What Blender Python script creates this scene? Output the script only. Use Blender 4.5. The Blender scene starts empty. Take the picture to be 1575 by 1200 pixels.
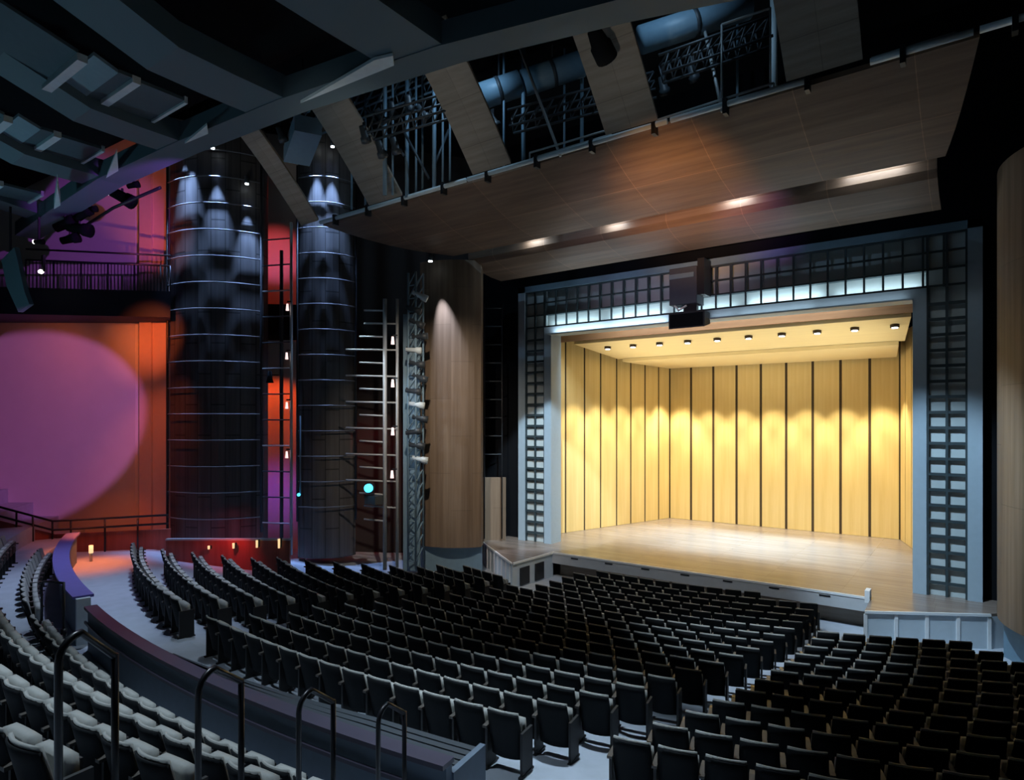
import bpy, math, random
from mathutils import Vector, Matrix
random.seed(7)
scene = bpy.context.scene
COL = scene.collection
PI = math.pi

# ---------------------------------------------------------------- camera
YAW = math.atan2(.5915, .806)
CS, SN = math.cos(YAW), math.sin(YAW)
CAM = (8.32, -23.26, 6.35)
cd = bpy.data.cameras.new('camera')
cd.sensor_width = 36.0
cd.lens = 983.0 / 1575.0 * 36.0
cd.shift_y = 48.0 / 1575.0
cd.clip_start = 0.05
cam = bpy.data.objects.new('camera', cd)
cam.location = CAM
cam.rotation_euler = (PI / 2, 0, YAW)
COL.objects.link(cam)
scene.camera = cam

# ---------------------------------------------------------------- world, exposure
world = bpy.data.worlds.new('hall_air')
scene.world = world
world.use_nodes = True
world.node_tree.nodes['Background'].inputs[0].default_value = (.35, .6, .8, 1)
world.node_tree.nodes['Background'].inputs[1].default_value = 0.004
scene.view_settings.view_transform = 'Standard'
scene.view_settings.look = 'None'
scene.view_settings.exposure = 0.0
scene.view_settings.gamma = 1.0
scene.cycles.use_denoising = True
scene.cycles.max_bounces = 6
scene.cycles.sample_clamp_indirect = 6.0

# ---------------------------------------------------------------- lights of the hall
COOL = (.70, .86, 1.0)
BLUE = (.45, .68, 1.0)
WARM = (1.0, .88, .62)
AMBER = (1.0, .62, .25)


def spot(name, loc, target, color, power, angle=60, blend=.6, size=.05):
    l = bpy.data.lights.new(name, 'SPOT')
    l.color = color; l.energy = power
    l.spot_size = math.radians(angle); l.spot_blend = blend
    l.shadow_soft_size = size
    o = bpy.data.objects.new(name, l)
    o.location = loc
    d = Vector(target) - Vector(loc)
    o.rotation_euler = d.to_track_quat('-Z', 'Y').to_euler()
    COL.objects.link(o)
    return o


def area(name, loc, target, color, power, sx, sy):
    l = bpy.data.lights.new(name, 'AREA')
    l.shape = 'RECTANGLE'; l.size = sx; l.size_y = sy
    l.color = color; l.energy = power
    o = bpy.data.objects.new(name, l)
    o.location = loc
    d = Vector(target) - Vector(loc)
    o.rotation_euler = d.to_track_quat('-Z', 'Y').to_euler()
    COL.objects.link(o)
    return o


# cool house downlights above the seating (from the audience ceiling)
spot('house_downlight', (-10.5, -14.6, 13.4), (-10.8, -15.6, 1.4), (.60, .74, 1.0), 3200, 52, .9, .3)
spot('house_downlight', (-14.2, -14.0, 13.2), (-14.5, -14.6, 1.4), (.5, .5, 1.0), 650, 60, .9, .3)
spot('house_downlight', (-3.4, -15.0, 13.6), (-3.6, -17.6, 1.8), COOL, 1100, 62, .9, .3)
spot('house_downlight', (2.4, -14.0, 13.6), (3.2, -15.6, 1.8), COOL, 5200, 38, .9, .3)
spot('house_downlight', (4.1, -9.2, 13.8), (4.2, -8.2, .6), COOL, 5200, 30, .9, .3)
spot('house_downlight', (-1.0, -19.5, 14.2), (0.2, -20.5, 3.0), COOL, 3600, 62, .9, .3)
spot('house_downlight', (-6.0, -12.0, 13.6), (-6.5, -11.4, 1.0), COOL, 500, 62, .9, .3)
# front-of-house wash from the forestage catwalk on stage apron, boxes and frame
spot('front_wash', (-1.0, -9.0, 13.2), (-6.9, 0, 3.7), (.72, .88, 1.0), 9500, 25, .3, .1)
spot('front_wash', (-12.0, -8.5, 12.5), (-7.6, -2.7, .6), (.75, .9, 1.0), 1500, 20, .5, .1)
spot('front_wash', (4.4, -8.8, 13.2), (7.6, -.4, 2.2), (.58, .8, 1.0), 6500, 38, .6, .1)
spot('front_wash', (1.5, -9.6, 14.6), (0.0, -1.0, 1.0), (.85, .92, 1.0), 2400, 62, .5, .1)

# ---------------------------------------------------------------- mesh helpers


def ray(px, py):
    a = (px - 787.5) / 983.0
    b = -(py - 648.0) / 983.0
    return (CS * a - SN, SN * a + CS, b)


def at(px, py, Z):
    d = ray(px, py)
    return Vector((CAM[0] + Z * d[0], CAM[1] + Z * d[1], CAM[2] + Z * d[2]))


def at_y(px, py, y):
    d = ray(px, py)
    return at(px, py, (y - CAM[1]) / d[1])


def at_z(px, py, z):
    d = ray(px, py)
    return at(px, py, (z - CAM[2]) / d[2])


class MB:
    def __init__(s):
        s.v = []; s.f = []

    def add(s, vs, fs):
        n = len(s.v)
        s.v += [tuple(v) for v in vs]
        s.f += [tuple(i + n for i in f) for f in fs]
        return s

    def box(s, x0, x1, y0, y1, z0, z1):
        return s.add([(x0, y0, z0), (x1, y0, z0), (x1, y1, z0), (x0, y1, z0), (x0, y0, z1), (x1, y0, z1), (x1, y1, z1), (x0, y1, z1)],
                     [(0, 3, 2, 1), (4, 5, 6, 7), (0, 1, 5, 4), (1, 2, 6, 5), (2, 3, 7, 6), (3, 0, 4, 7)])

    def obox(s, c, ax, ay, az):
        c, ax, ay, az = Vector(c), Vector(ax), Vector(ay), Vector(az)
        vs = [c - ax - ay - az, c + ax - ay - az, c + ax + ay - az, c - ax + ay - az, c - ax - ay + az, c + ax - ay + az, c + ax + ay + az, c - ax + ay + az]
        return s.add(vs, [(0, 3, 2, 1), (4, 5, 6, 7), (0, 1, 5, 4), (1, 2, 6, 5), (2, 3, 7, 6), (3, 0, 4, 7)])

    def bar(s, a, b, w, h, up=(0, 0, 1)):
        a, b = Vector(a), Vector(b)
        d = (b - a)
        u = Vector(up)
        side = d.cross(u)
        if side.length < 1e-6:
            side = d.cross(Vector((1, 0, 0)))
        side.normalize()
        u2 = side.cross(d).normalized()
        return s.obox((a + b) / 2, d / 2, side * w / 2, u2 * h / 2)

    def prism(s, poly, z0, z1):
        """plan polygon extruded; z0, z1 numbers or per-vertex lists"""
        n = len(poly)
        a = z0 if isinstance(z0, (list, tuple)) else [z0] * n
        b = z1 if isinstance(z1, (list, tuple)) else [z1] * n
        vs = [(p[0], p[1], a[i]) for i, p in enumerate(poly)] + [(p[0], p[1], b[i]) for i, p in enumerate(poly)]
        ar = sum(poly[i][0] * poly[(i + 1) % n][1] - poly[(i + 1) % n][0] * poly[i][1] for i in range(n))
        fs = []
        if ar > 0:
            fs = [tuple(range(n - 1, -1, -1)), tuple(range(n, 2 * n))] + [(i, (i + 1) % n, n + (i + 1) % n, n + i) for i in range(n)]
        else:
            fs = [tuple(range(n)), tuple(range(2 * n - 1, n - 1, -1))] + [((i + 1) % n, i, n + i, n + (i + 1) % n) for i in range(n)]
        return s.add(vs, fs)

    def sheet(s, rows, thick):
        """grid of points (list of rows) thickened by vector thick"""
        t = Vector(thick)
        m, n = len(rows), len(rows[0])
        vs = [Vector(p) for r in rows for p in r]
        vs = vs + [v + t for v in vs]
        N = m * n
        fs = []
        for i in range(m - 1):
            for j in range(n - 1):
                a, b, c, d = i * n + j, i * n + j + 1, (i + 1) * n + j + 1, (i + 1) * n + j
                fs += [(a, b, c, d), (N + d, N + c, N + b, N + a)]
        for j in range(n - 1):
            fs += [(j + 1, j, N + j, N + j + 1)]
            k = (m - 1) * n
            fs += [(k + j, k + j + 1, N + k + j + 1, N + k + j)]
        for i in range(m - 1):
            fs += [(i * n, (i + 1) * n, N + (i + 1) * n, N + i * n)]
            k = n - 1
            fs += [((i + 1) * n + k, i * n + k, N + i * n + k, N + (i + 1) * n + k)]
        return s.add(vs, fs)

    def tube(s, pts, r, n=8):
        pts = [Vector(p) for p in pts]
        rings = []
        prev = None
        for i, p in enumerate(pts):
            if i == 0: d = pts[1] - p
            elif i == len(pts) - 1: d = p - pts[i - 1]
            else: d = (pts[i + 1] - p).normalized() + (p - pts[i - 1]).normalized()
            d.normalize()
            if prev is None:
                u = d.orthogonal().normalized()
            else:
                u = (prev - d * prev.dot(d)).normalized()
            prev = u
            w = d.cross(u)
            rr = r[i] if isinstance(r, (list, tuple)) else r
            rings.append([p + (u * math.cos(2 * PI * k / n) + w * math.sin(2 * PI * k / n)) * rr for k in range(n)])
        vs = [v for ring in rings for v in ring]
        fs = []
        for i in range(len(rings) - 1):
            for k in range(n):
                fs.append((i * n + k, i * n + (k + 1) % n, (i + 1) * n + (k + 1) % n, (i + 1) * n + k))
        fs.append(tuple(range(n - 1, -1, -1)))
        m = (len(rings) - 1) * n
        fs.append(tuple(range(m, m + n)))
        return s.add(vs, fs)

    def mesh(s, name, origin=(0, 0, 0)):
        o = Vector(origin)
        me = bpy.data.meshes.new(name)
        me.from_pydata([tuple(Vector(v) - o) for v in s.v], [], s.f)
        me.validate(verbose=False)
        me.update()
        return me

    def build(s, name, mat, parent=None, smooth=False, bevel=0):
        if parent is not None:
            org = Vector(parent.location)
            q = parent.parent
            while q is not None:
                org = org + Vector(q.location); q = q.parent
        else:
            xs = [v[0] for v in s.v]; ys = [v[1] for v in s.v]; zs = [v[2] for v in s.v]
            org = Vector(((min(xs) + max(xs)) / 2, (min(ys) + max(ys)) / 2, min(zs)))
        me = s.mesh(name, org)
        me.materials.append(mat)
        if smooth:
            me.polygons.foreach_set('use_smooth', [True] * len(me.polygons))
        o = bpy.data.objects.new(name, me)
        if parent is not None:
            o.parent = parent
        else:
            o.location = org
        COL.objects.link(o)
        if bevel:
            m = o.modifiers.new('bevel', 'BEVEL'); m.width = bevel; m.segments = 2; m.limit_method = 'ANGLE'
        return o


def thing(name, label, cat, loc=(0, 0, 0), group=None, rotz=0):
    o = bpy.data.objects.new(name, None)
    o.empty_display_size = .1
    o.location = loc; o.rotation_euler = (0, 0, rotz)
    o['label'] = label; o['category'] = cat
    if group: o['group'] = group
    COL.objects.link(o)
    return o


def tag(o, label, cat, group=None):
    o['label'] = label; o['category'] = cat
    if group: o['group'] = group
    return o


def struct(o, label=None, cat=None):
    o['kind'] = 'structure'
    if label: o['label'] = label; o['category'] = cat or 'structure'
    return o


# ---------------------------------------------------------------- materials


def base_mat(name):
    m = bpy.data.materials.new(name); m.use_nodes = True
    nt = m.node_tree
    return m, nt, nt.nodes['Principled BSDF']


def plain(name, color, rough=.6, metal=0.0, var=.12, scale=6.0, spec=.5):
    m, nt, b = base_mat(name)
    tc = nt.nodes.new('ShaderNodeTexCoord')
    nz = nt.nodes.new('ShaderNodeTexNoise'); nz.inputs['Scale'].default_value = scale; nz.inputs['Detail'].default_value = 4
    mx = nt.nodes.new('ShaderNodeMix'); mx.data_type = 'RGBA'
    c = Vector(color)
    mx.inputs[6].default_value = (*(c * (1 - var)), 1); mx.inputs[7].default_value = (*(c * (1 + var)), 1)
    nt.links.new(tc.outputs['Object'], nz.inputs['Vector'])
    nt.links.new(nz.outputs['Fac'], mx.inputs[0])
    nt.links.new(mx.outputs[2], b.inputs['Base Color'])
    b.inputs['Roughness'].default_value = rough; b.inputs['Metallic'].default_value = metal
    b.inputs['Specular IOR Level'].default_value = spec
    return m


def wood(name, c1, c2, grain, rough=.5, seams=None, spec=.4, bump=0.0, vertical=False):
    """grain: scale vector of the noise (small along the grain); seams: (width, height, mortar colour, mortar size)"""
    m, nt, b = base_mat(name)
    tc = nt.nodes.new('ShaderNodeTexCoord')
    mp = nt.nodes.new('ShaderNodeMapping'); mp.inputs['Scale'].default_value = grain
    nz = nt.nodes.new('ShaderNodeTexNoise'); nz.inputs['Scale'].default_value = 1.0; nz.inputs['Detail'].default_value = 6; nz.inputs['Roughness'].default_value = .6
    rp = nt.nodes.new('ShaderNodeValToRGB')
    rp.color_ramp.elements[0].position = .3; rp.color_ramp.elements[0].color = (*c1, 1)
    rp.color_ramp.elements[1].position = .7; rp.color_ramp.elements[1].color = (*c2, 1)
    nt.links.new(tc.outputs['Object'], mp.inputs['Vector']); nt.links.new(mp.outputs[0], nz.inputs['Vector'])
    nt.links.new(nz.outputs['Fac'], rp.inputs[0])
    out = rp.outputs[0]
    if seams:
        w, h, mc, ms = seams
        br = nt.nodes.new('ShaderNodeTexBrick')
        br.inputs['Scale'].default_value = 1.0
        br.inputs['Brick Width'].default_value = w; br.inputs['Row Height'].default_value = h
        br.inputs['Mortar Size'].default_value = ms; br.inputs['Mortar Smooth'].default_value = .3
        br.inputs['Color1'].default_value = (1, 1, 1, 1); br.inputs['Color2'].default_value = (.82, .82, .82, 1)
        br.inputs['Mortar'].default_value = (*mc, 1)
        br.offset = 0.0 if not vertical else .5
        if vertical:
            sp = nt.nodes.new('ShaderNodeSeparateXYZ'); cb = nt.nodes.new('ShaderNodeCombineXYZ'); ad = nt.nodes.new('ShaderNodeMath')
            ad.operation = 'ADD'
            nt.links.new(tc.outputs['Object'], sp.inputs[0])
            nt.links.new(sp.outputs[0], ad.inputs[0]); nt.links.new(sp.outputs[1], ad.inputs[1])
            nt.links.new(sp.outputs[2], cb.inputs[0]); nt.links.new(ad.outputs[0], cb.inputs[1])
            nt.links.new(cb.outputs[0], br.inputs['Vector'])
        else:
            nt.links.new(tc.outputs['Object'], br.inputs['Vector'])
        mu = nt.nodes.new('ShaderNodeMix'); mu.data_type = 'RGBA'; mu.blend_type = 'MULTIPLY'; mu.inputs[0].default_value = 1.0
        nt.links.new(out, mu.inputs[6]); nt.links.new(br.outputs['Color'], mu.inputs[7])
        out = mu.outputs[2]
    nt.links.new(out, b.inputs['Base Color'])
    b.inputs['Roughness'].default_value = rough; b.inputs['Specular IOR Level'].default_value = spec
    if bump:
        bp = nt.nodes.new('ShaderNodeBump'); bp.inputs['Strength'].default_value = bump; bp.inputs['Distance'].default_value = .05
        nt.links.new(nz.outputs['Fac'], bp.inputs['Height']); nt.links.new(bp.outputs[0], b.inputs['Normal'])
    return m


def emit(name, color, strength):
    m, nt, b = base_mat(name)
    b.inputs['Base Color'].default_value = (*color, 1)
    b.inputs['Emission Color'].default_value = (*color, 1)
    b.inputs['Emission Strength'].default_value = strength
    return m


M = {}
M['carpet'] = plain('grey_blue_carpet', (.40, .45, .52), .9, var=.15, scale=3)
M['black'] = plain('matte_black', (.006, .007, .009), .9, spec=.1)
M['black_steel'] = plain('black_steel', (.012, .014, .018), .45)
M['dark_steel'] = plain('dark_steel', (.035, .045, .055), .5)
M['grey_steel'] = plain('grey_steel', (.42, .45, .46), .45, .1)
M['blue_steel'] = plain('blue_grey_paint', (.16, .26, .34), .5)
M['rail'] = plain('handrail_steel', (.01, .011, .015), .35)
M['fabric'] = plain('pale_seat_fabric', (.36, .37, .355), .9, var=.1, scale=30)
M['shell'] = plain('dark_seat_back', (.007, .009, .011), .75, var=.2, spec=.2)
M['seat_dark'] = plain('dark_seat_panel', (.012, .012, .013), .6)
M['arm'] = wood('dark_wood_arm', (.07, .06, .052), (.11, .10, .09), (20, 3, 20), .35)
M['maple'] = wood('golden_maple_panel', (.72, .53, .21), (.81, .63, .29), (7, 7, .25), .42, bump=0)
M['maple_ceiling'] = wood('golden_maple_ceiling', (.78, .62, .32), (.84, .68, .36), (.3, 7, 7), .42)
M['gap'] = plain('dark_joint', (.05, .03, .012), .8)
M['stage'] = wood('stage_floor_boards', (.20, .16, .135), (.30, .25, .22), (.5, 9, 9), .27, seams=(2.4, .14, (.72, .7, .68), .008), spec=.7)
M['valance'] = wood('brown_valance_wood', (.20, .10, .045), (.28, .15, .07), (.4, 8, 8), .5)
M['canopy'] = wood('brown_canopy_wood', (.13, .085, .06), (.22, .15, .105), (.35, 5, 5), .55, seams=(2.4, 3.7, (1.7, 1.55, 1.45), .011))
M['ribbon'] = wood('pale_brown_ribbon_wood', (.25, .21, .165), (.36, .31, .25), (.5, 6, 6), .55, seams=(4, .9, (.7, .7, .7), .01))
M['tower_dark'] = wood('dark_tower_wood', (.06, .055, .055), (.13, .12, .115), (5, 5, .12), .5, seams=(2.4, .75, (.35, .35, .35), .03), vertical=True)
M['tower_light'] = wood('brown_tower_wood', (.15, .105, .07), (.25, .185, .13), (6, 6, .2), .55, seams=(3.0, 1.2, (.7, .7, .7), .012), vertical=True)
M['white_panel'] = plain('pale_blue_white_panel', (.50, .58, .64), .5, var=.06)
M['white_edge'] = plain('white_edge', (.75, .78, .8), .45, var=.03)
M['grey_fascia'] = plain('pale_grey_fascia', (.48, .50, .52), .5, var=.08)
M['recess'] = wood('brown_grey_recess', (.26, .21, .17), (.36, .30, .25), (.6, 6, 6), .6)
M['frame'] = plain('blue_grey_frame_paint', (.34, .44, .52), .5, var=.06)
M['frame_back'] = plain('pale_frame_back', (.48, .56, .58), .6, var=.12, scale=2)
M['lattice'] = plain('dark_lattice_steel', (.03, .05, .06), .5)
M['wall'] = plain('pale_plaster', (.55, .52, .50), .8, var=.06, scale=1.5)
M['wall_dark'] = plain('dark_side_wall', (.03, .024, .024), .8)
M['pilaster'] = plain('warm_plaster', (.60, .42, .36), .7, var=.05)
M['redwood'] = wood('red_stained_wood', (.22, .06, .045), (.36, .11, .08), (5, 5, .3), .5)
M['navy'] = plain('navy_parapet', (.10, .14, .19), .6, var=.15)
M['cap'] = plain('dark_plum_cap', (.05, .045, .07), .4)
M['sill'] = plain('violet_lit_sill', (.11, .10, .36), .6)  # violet light on the sill is put into its colour
M['ceiling_panel'] = plain('blue_black_ceiling', (.07, .11, .13), .7, var=.1)
M['beam'] = plain('slate_blue_beam', (.095, .145, .17), .65, var=.06, scale=1)
M['lit_panel'] = plain('lit_ceiling_panel', (.20, .29, .34), .6)  # step tilted towards the light, so painted paler than its neighbours
M['pale_edge'] = plain('pale_slat', (.62, .72, .76), .5)
M['lamp_white'] = emit('lamp_white', (1, .96, .9), 6.0)
M['lamp_cool'] = emit('lamp_cool', (.8, .92, 1), 8.0)
M['lamp_pink'] = emit('lamp_pink', (1, .75, .72), 1.2)
M['lamp_cyan'] = emit('lamp_cyan', (.08, .65, 1.0), 2.2)
M['lamp_warm'] = emit('lamp_warm', (1, .7, .35), 1.0)
M['speaker'] = plain('speaker_black', (.012, .013, .018), .6)
M['projector'] = plain('projector_grey', (.06, .075, .10), .5)

# ---------------------------------------------------------------- the shape of the floor
C = (-1.5, 14.0)           # centre of the curved rows
ROWS = [30.3 - .85 * i for i in range(17)]


def zr(r):
    if r >= 33.05:
        return 1.4 + .55 * (1 + int((r - 33.05) / .98))
    if r >= 30.3: return 1.4
    return .05 + 1.35 * max(0.0, (r - 17) / 13.3) ** 1.5


def pol(r, deg):
    a = math.radians(deg)
    return (C[0] + r * math.sin(a), C[1] - r * math.cos(a))


# raked orchestra floor: a fan of quads
mb = MB()
rs = [11.0, 14, 16, 17] + [17 + .9 * i for i in range(1, 15)] + [30.3, 33.0]
degs = [-62 + 2 * i for i in range(63)]
top = [[(*pol(r, d), zr(r)) for d in degs] for r in rs]
mb.sheet(top, (0, 0, -.4))
struct(mb.build('floor', M['carpet']))
# parterre terraces, one structure, stepped
mb = MB()
for k in range(7):
    r0, r1 = 33.05 + .98 * k - (.05 if k == 0 else 0), 33.05 + .98 * (k + 1)
    z1 = 1.4 + .55 * (k + 1)
    dd = [-50 + 2 * i for i in range(46)]
    for a, b in zip(dd[:-1], dd[1:]):
        mb.prism([pol(r0, a), pol(r0, b), pol(r1, b), pol(r1, a)], z1 - .6, z1)
struct(mb.build('floor_terrace', M['carpet']))

# ---------------------------------------------------------------- stage
mb = MB().prism([(-5.65, -1.4), (5.65, -1.4), (9.3, -.6), (9.3, 10.6), (-9.3, 10.6), (-9.3, -.6)], .97, 1.05)
struct(mb.build('floor_stage', M['stage']), 'stage floor of tan boards lit by the shell lamps', 'stage')
fas = thing('stage_fascia', 'long pale grey stage front edge with small dark vents', 'stage edge', (0, -1.4, .6))
MB().box(-5.65, 5.65, -1.48, -1.38, .62, 1.06).build('fascia_board', M['grey_fascia'], fas)
MB().box(-5.65, 5.65, -1.5, -1.48, 1.0, 1.06).build('nosing', M['white_edge'], fas)
for i in range(7):
    x = -4.6 + i * 1.5
    MB().box(x - .16, x + .16, -1.495, -1.48, .90, .95).build('vent', M['black_steel'], fas)
struct(MB().box(-5.6, 5.7, -.95, -.85, -.1, .97).build('wall_stage_front', M['recess']))


def stage_box(poly, label, inner_dark):
    c = (sum(p[0] for p in poly) / len(poly), sum(p[1] for p in poly) / len(poly))
    t = thing('stage_extension', label, 'stage box', (c[0], c[1], 0), 'side boxes of the stage')
    MB().prism(poly, -.1, .98).build('body', M['white_panel'], t)
    MB().prism(poly, .98, 1.06).build('deck', M['stage'], t)
    return t


lp = [(-9.39, -1.33), (-5.8, -4.0), (-5.66, -1.4), (-9.3, -.62)]
t = stage_box(lp, 'pale stage box left of the stage, its corner pointing into the seats', True)
A, B = Vector((-9.39, -1.33, 0)), Vector((-5.8, -4.0, 0))
n = Vector((B - A).yxz); n = Vector(((B - A).y, -(B - A).x, 0)).normalized()
MB().bar(A + n * .03 + Vector((0, 0, 1.03)), B + n * .03 + Vector((0, 0, 1.03)), .05, .07).build('edge_trim', M['white_edge'], t)
Cc = Vector((-5.66, -1.4, 0))
MB().bar(B + Vector((.04, 0, 1.03)), Cc + Vector((.04, 0, 1.03)), .05, .07).build('edge_trim', M['white_edge'], t)
for k in range(8):
    p = A.lerp(B, (k + .5) / 8) + n * .015
    MB().bar(p + Vector((0, 0, .02)), p + Vector((0, 0, .97)), .05, .03, n).build('rib', M['white_edge'], t)
for k in range(2):
    p = B.lerp(Cc, .28 + .36 * k) + Vector((.02, 0, .45))
    MB().obox(p, (.02, 0, 0), (0, .3, 0), (0, 0, .33)).build('grille', M['black_steel'], t)
rp = [(5.66, -1.4), (5.7, -3.05), (8.52, -1.35), (9.2, -.62)]
t = stage_box(rp, 'pale blue stage box right of the stage with flat panelled front', False)
A, B = Vector((5.7, -3.05, 0)), Vector((8.52, -1.35, 0))
n = Vector(((B - A).y, -(B - A).x, 0)).normalized()
MB().bar(A + n * .03 + Vector((0, 0, 1.03)), B + n * .03 + Vector((0, 0, 1.03)), .05, .07).build('edge_trim', M['white_edge'], t)
for k in range(5):
    p = A.lerp(B, (k + .02) / 4.05) + n * .015
    MB().bar(p + Vector((0, 0, .02)), p + Vector((0, 0, .97)), .09, .03, n).build('rib', M['white_edge'], t)
MB().box(5.55, 5.68, -1.9, -1.5, 1.0, 1.35).build('corner_post', M['white_edge'], t)

# ---------------------------------------------------------------- proscenium frame
pf = thing('proscenium_frame', 'blue-grey proscenium frame with lit square lattice around the stage opening', 'proscenium', (0, 0, 1.05))
ZT = 12.05
for sgn in (-1, 1):
    def bx(x0, x1, y0, y1, z0, z1):
        a, b = sorted((sgn * x0, sgn * x1))
        return MB().box(a, b, y0, y1, z0, z1)
    side = bx(6.62, 6.98, -.06, .75, 1.05, 10.42).build('inner_jamb', M['frame'], pf)
    bx(8.0, 8.36, -.06, .45, 1.05, ZT + .25).build('outer_jamb', M['frame'], pf)
    bx(6.98, 8.0, .14, .22, 1.05, ZT).build('back_panel', M['frame_back'], pf)
    lm = MB()
    for xx in (7.0, 7.49, 7.98):
        a, b = sorted((sgn * (xx - .035), sgn * (xx + .035)))
        lm.box(a, b, -.02, .05, 1.05, ZT)
    zz = 1.45
    while zz < 10.3:
        a, b = sorted((sgn * 6.98, sgn * 8.0))
        lm.box(a, b, -.015, .045, zz - .045, zz + .045)
        zz += .47
    lm.build('lattice', M['lattice'], pf)
MB().box(-6.62, 6.62, -.06, .75, 10.1, 10.42).build('inner_header', M['frame'], pf)
MB().box(-6.62, 6.62, -.34, -.06, 10.05, 10.1).build('lip', M['frame'], pf)
for i, pw in zip(range(5), (20, 20, 4, 5, 3)):
    area('lip_strip', (-5.2 + 2.6 * i, -.24, 10.12), (-5.2 + 2.6 * i, -.08, 10.7), (.80, .93, 1.0), pw, 2.5, .06)
MB().box(-8.36, 8.36, -.06, .45, ZT, ZT + .25).build('outer_header', M['blue_steel'], pf)
MB().box(-8.0, 8.0, .32, .40, 10.42, ZT).build('back_panel', M['frame_back'], pf)
lm = MB()
for zz in (10.46, 10.98, 11.5, 12.02):
    lm.box(-8.0, 8.0, -.015, .045, zz - .03, zz + .03)
k = 0
x = -7.98 + .5
while x < 7.9:
    lm.box(x - .03, x + .03, -.02, .05, 10.42, ZT)
    x += .532
lm.build('lattice', M['lattice'], pf)
MB().box(-8.0, 8.0, .0, .32, 10.97, 11.0).build('light_baffle', M['lattice'], pf)  # added to keep the uplight off the upper lattice rows
# uplights hidden in the frame
for i, pw in zip(range(5), (70, 90, 60, 95, 60)):
    area('frame_uplight', (-5.6 + 2.8 * i, .12, 10.46), (-5.6 + 2.8 * i, .3, 12.5), (.75, .93, 1.0), pw * .22, 2.4, .06)

# black wall around the frame
for nm, (x0, x1, z0, z1) in dict(wall_front_west=(-16, -8.34, -.1, 19), wall_front_east=(8.34, 16, -.1, 19), wall_front_top=(-8.34, 8.34, ZT + .2, 19)).items():
    struct(MB().box(x0, x1, .42, .62, z0, z1).build(nm.replace('west', 'left').replace('east', 'right'), M['black']))

# projector and loudspeaker on the header
t = thing('projector', 'dark grey projector box hung on the middle of the frame header', 'projector', (-.45, -.5, 10.55))
MB().box(-.95, .1, -.85, -.1, 10.6, 11.95).build('body', M['projector'], t, bevel=.03)
MB().box(-.93, .0, -.9, -.85, 11.55, 11.72).build('hood', M['blue_steel'], t)
MB().box(.1, .35, -.8, -.1, 10.9, 12.2).build('side_bracket', M['black_steel'], t)
MB().tube([(-.75, -.8, 10.6), (-.6, -.8, 10.4), (-.3, -.8, 10.55)], .04).build('cable', M['white_edge'], t, True)
t = thing('loudspeaker', 'black wedge loudspeaker hanging under the projector', 'loudspeaker', (-.3, -.6, 9.6))
MB().prism([(-.92, -.95), (.42, -.95), (.36, -.2), (-.86, -.2)], [9.72, 9.72, 9.9, 9.9], [10.3, 10.3, 10.3, 10.3]).build('cabinet', M['speaker'], t)
MB().box(-.86, .36, -.98, -.95, 9.78, 10.24).build('grille', M['black'], t)
MB().box(-.5, -.0, -.6, -.4, 10.28, 10.62).build('bracket', M['black_steel'], t)

# ---------------------------------------------------------------- orchestra shell
LS = Vector((-8.0, 1.25, 0)); LE = Vector((-5.41, 10.03, 0))
cuts = [0.0, .165, .30, .42, .545, .66, .78, .90, 1.0]
order = ['first', 'second', 'third', 'fourth', 'fifth', 'sixth', 'seventh', 'eighth', 'ninth']
for sgn, side in ((-1, 'left'), (1, 'right')):
    a = Vector((sgn * 8.0, 1.25, 0)); b = Vector((sgn * 5.41, 10.03, 0))
    d = (b - a).normalized(); nn = Vector((d.y, -d.x, 0)) * (1 if sgn < 0 else -1)
    for i in range(8):
        if sgn > 0 and i < 4: continue
        p, q = a.lerp(b, cuts[i]) + d * .05, a.lerp(b, cuts[i + 1]) - d * .05
        lab = 'tall golden wood shell panel in the %s stage side wall, %s from the %s' % (side, order[i] if sgn < 0 else order[7 - i], 'front' if sgn < 0 else 'back')
        t = thing('shell_panel', lab, 'shell panel', (*((p + q) / 2).xy, 1.05), 'golden shell wall panels')
        poly = [p.xy, q.xy, (q - nn * .12).xy, (p - nn * .12).xy]
        MB().prism(poly, 1.06, 10.3).build('panel', M['maple'], t)
        MB().prism([(q + d * .0 - nn * .02).xy, (q + d * .12 - nn * .02).xy, (q + d * .12 - nn * .14).xy, (q - nn * .14).xy], 1.06, 10.3).build('joint_strip', M['gap'], t)
for i in range(9):
    x0, x1 = -5.41 + i * 1.2025, -5.41 + (i + 1) * 1.2025
    t = thing('shell_panel', 'tall golden wood shell panel in the stage back wall, %s from the left' % order[i], 'shell panel', ((x0 + x1) / 2, 10.1, 1.05), 'golden shell wall panels')
    MB().box(x0 + .04, x1 - .04, 10.03, 10.15, 1.06, 10.0).build('panel', M['maple'], t)
    MB().box(x1 - .055, x1 + .055, 10.02, 10.15, 1.06, 10.0).build('joint_strip', M['gap'], t)
struct(MB().box(-9.3, 9.3, 10.3, 10.5, 0, 14).build('wall_stage_back', M['black']))
struct(MB().box(-9.5, -9.3, .62, 10.5, 0, 14).build('wall_stage_left', M['black']))
struct(MB().box(9.3, 9.5, .62, 10.5, 0, 14).build('wall_stage_right', M['black']))
struct(MB().box(-9.5, 9.5, .62, 10.5, 13.9, 14.1).build('ceiling_stage', M['black']))
t = thing('shell_ceiling', 'golden wood shell ceiling panel nearest the audience holding ten downlights', 'ceiling panel', (0, 4, 9.6))
MB().prism([(-6.75, 2.1), (6.42, 2.1), (5.95, 5.6), (-6.3, 5.6)], [9.88, 9.88, 9.45, 9.45], [10.1, 10.1, 9.63, 9.63]).build('panel', M['maple_ceiling'], t)
t2 = thing('shell_ceiling', 'golden wood shell ceiling panel at the back, slightly lower', 'ceiling panel', (0, 7.5, 9.2))
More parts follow.
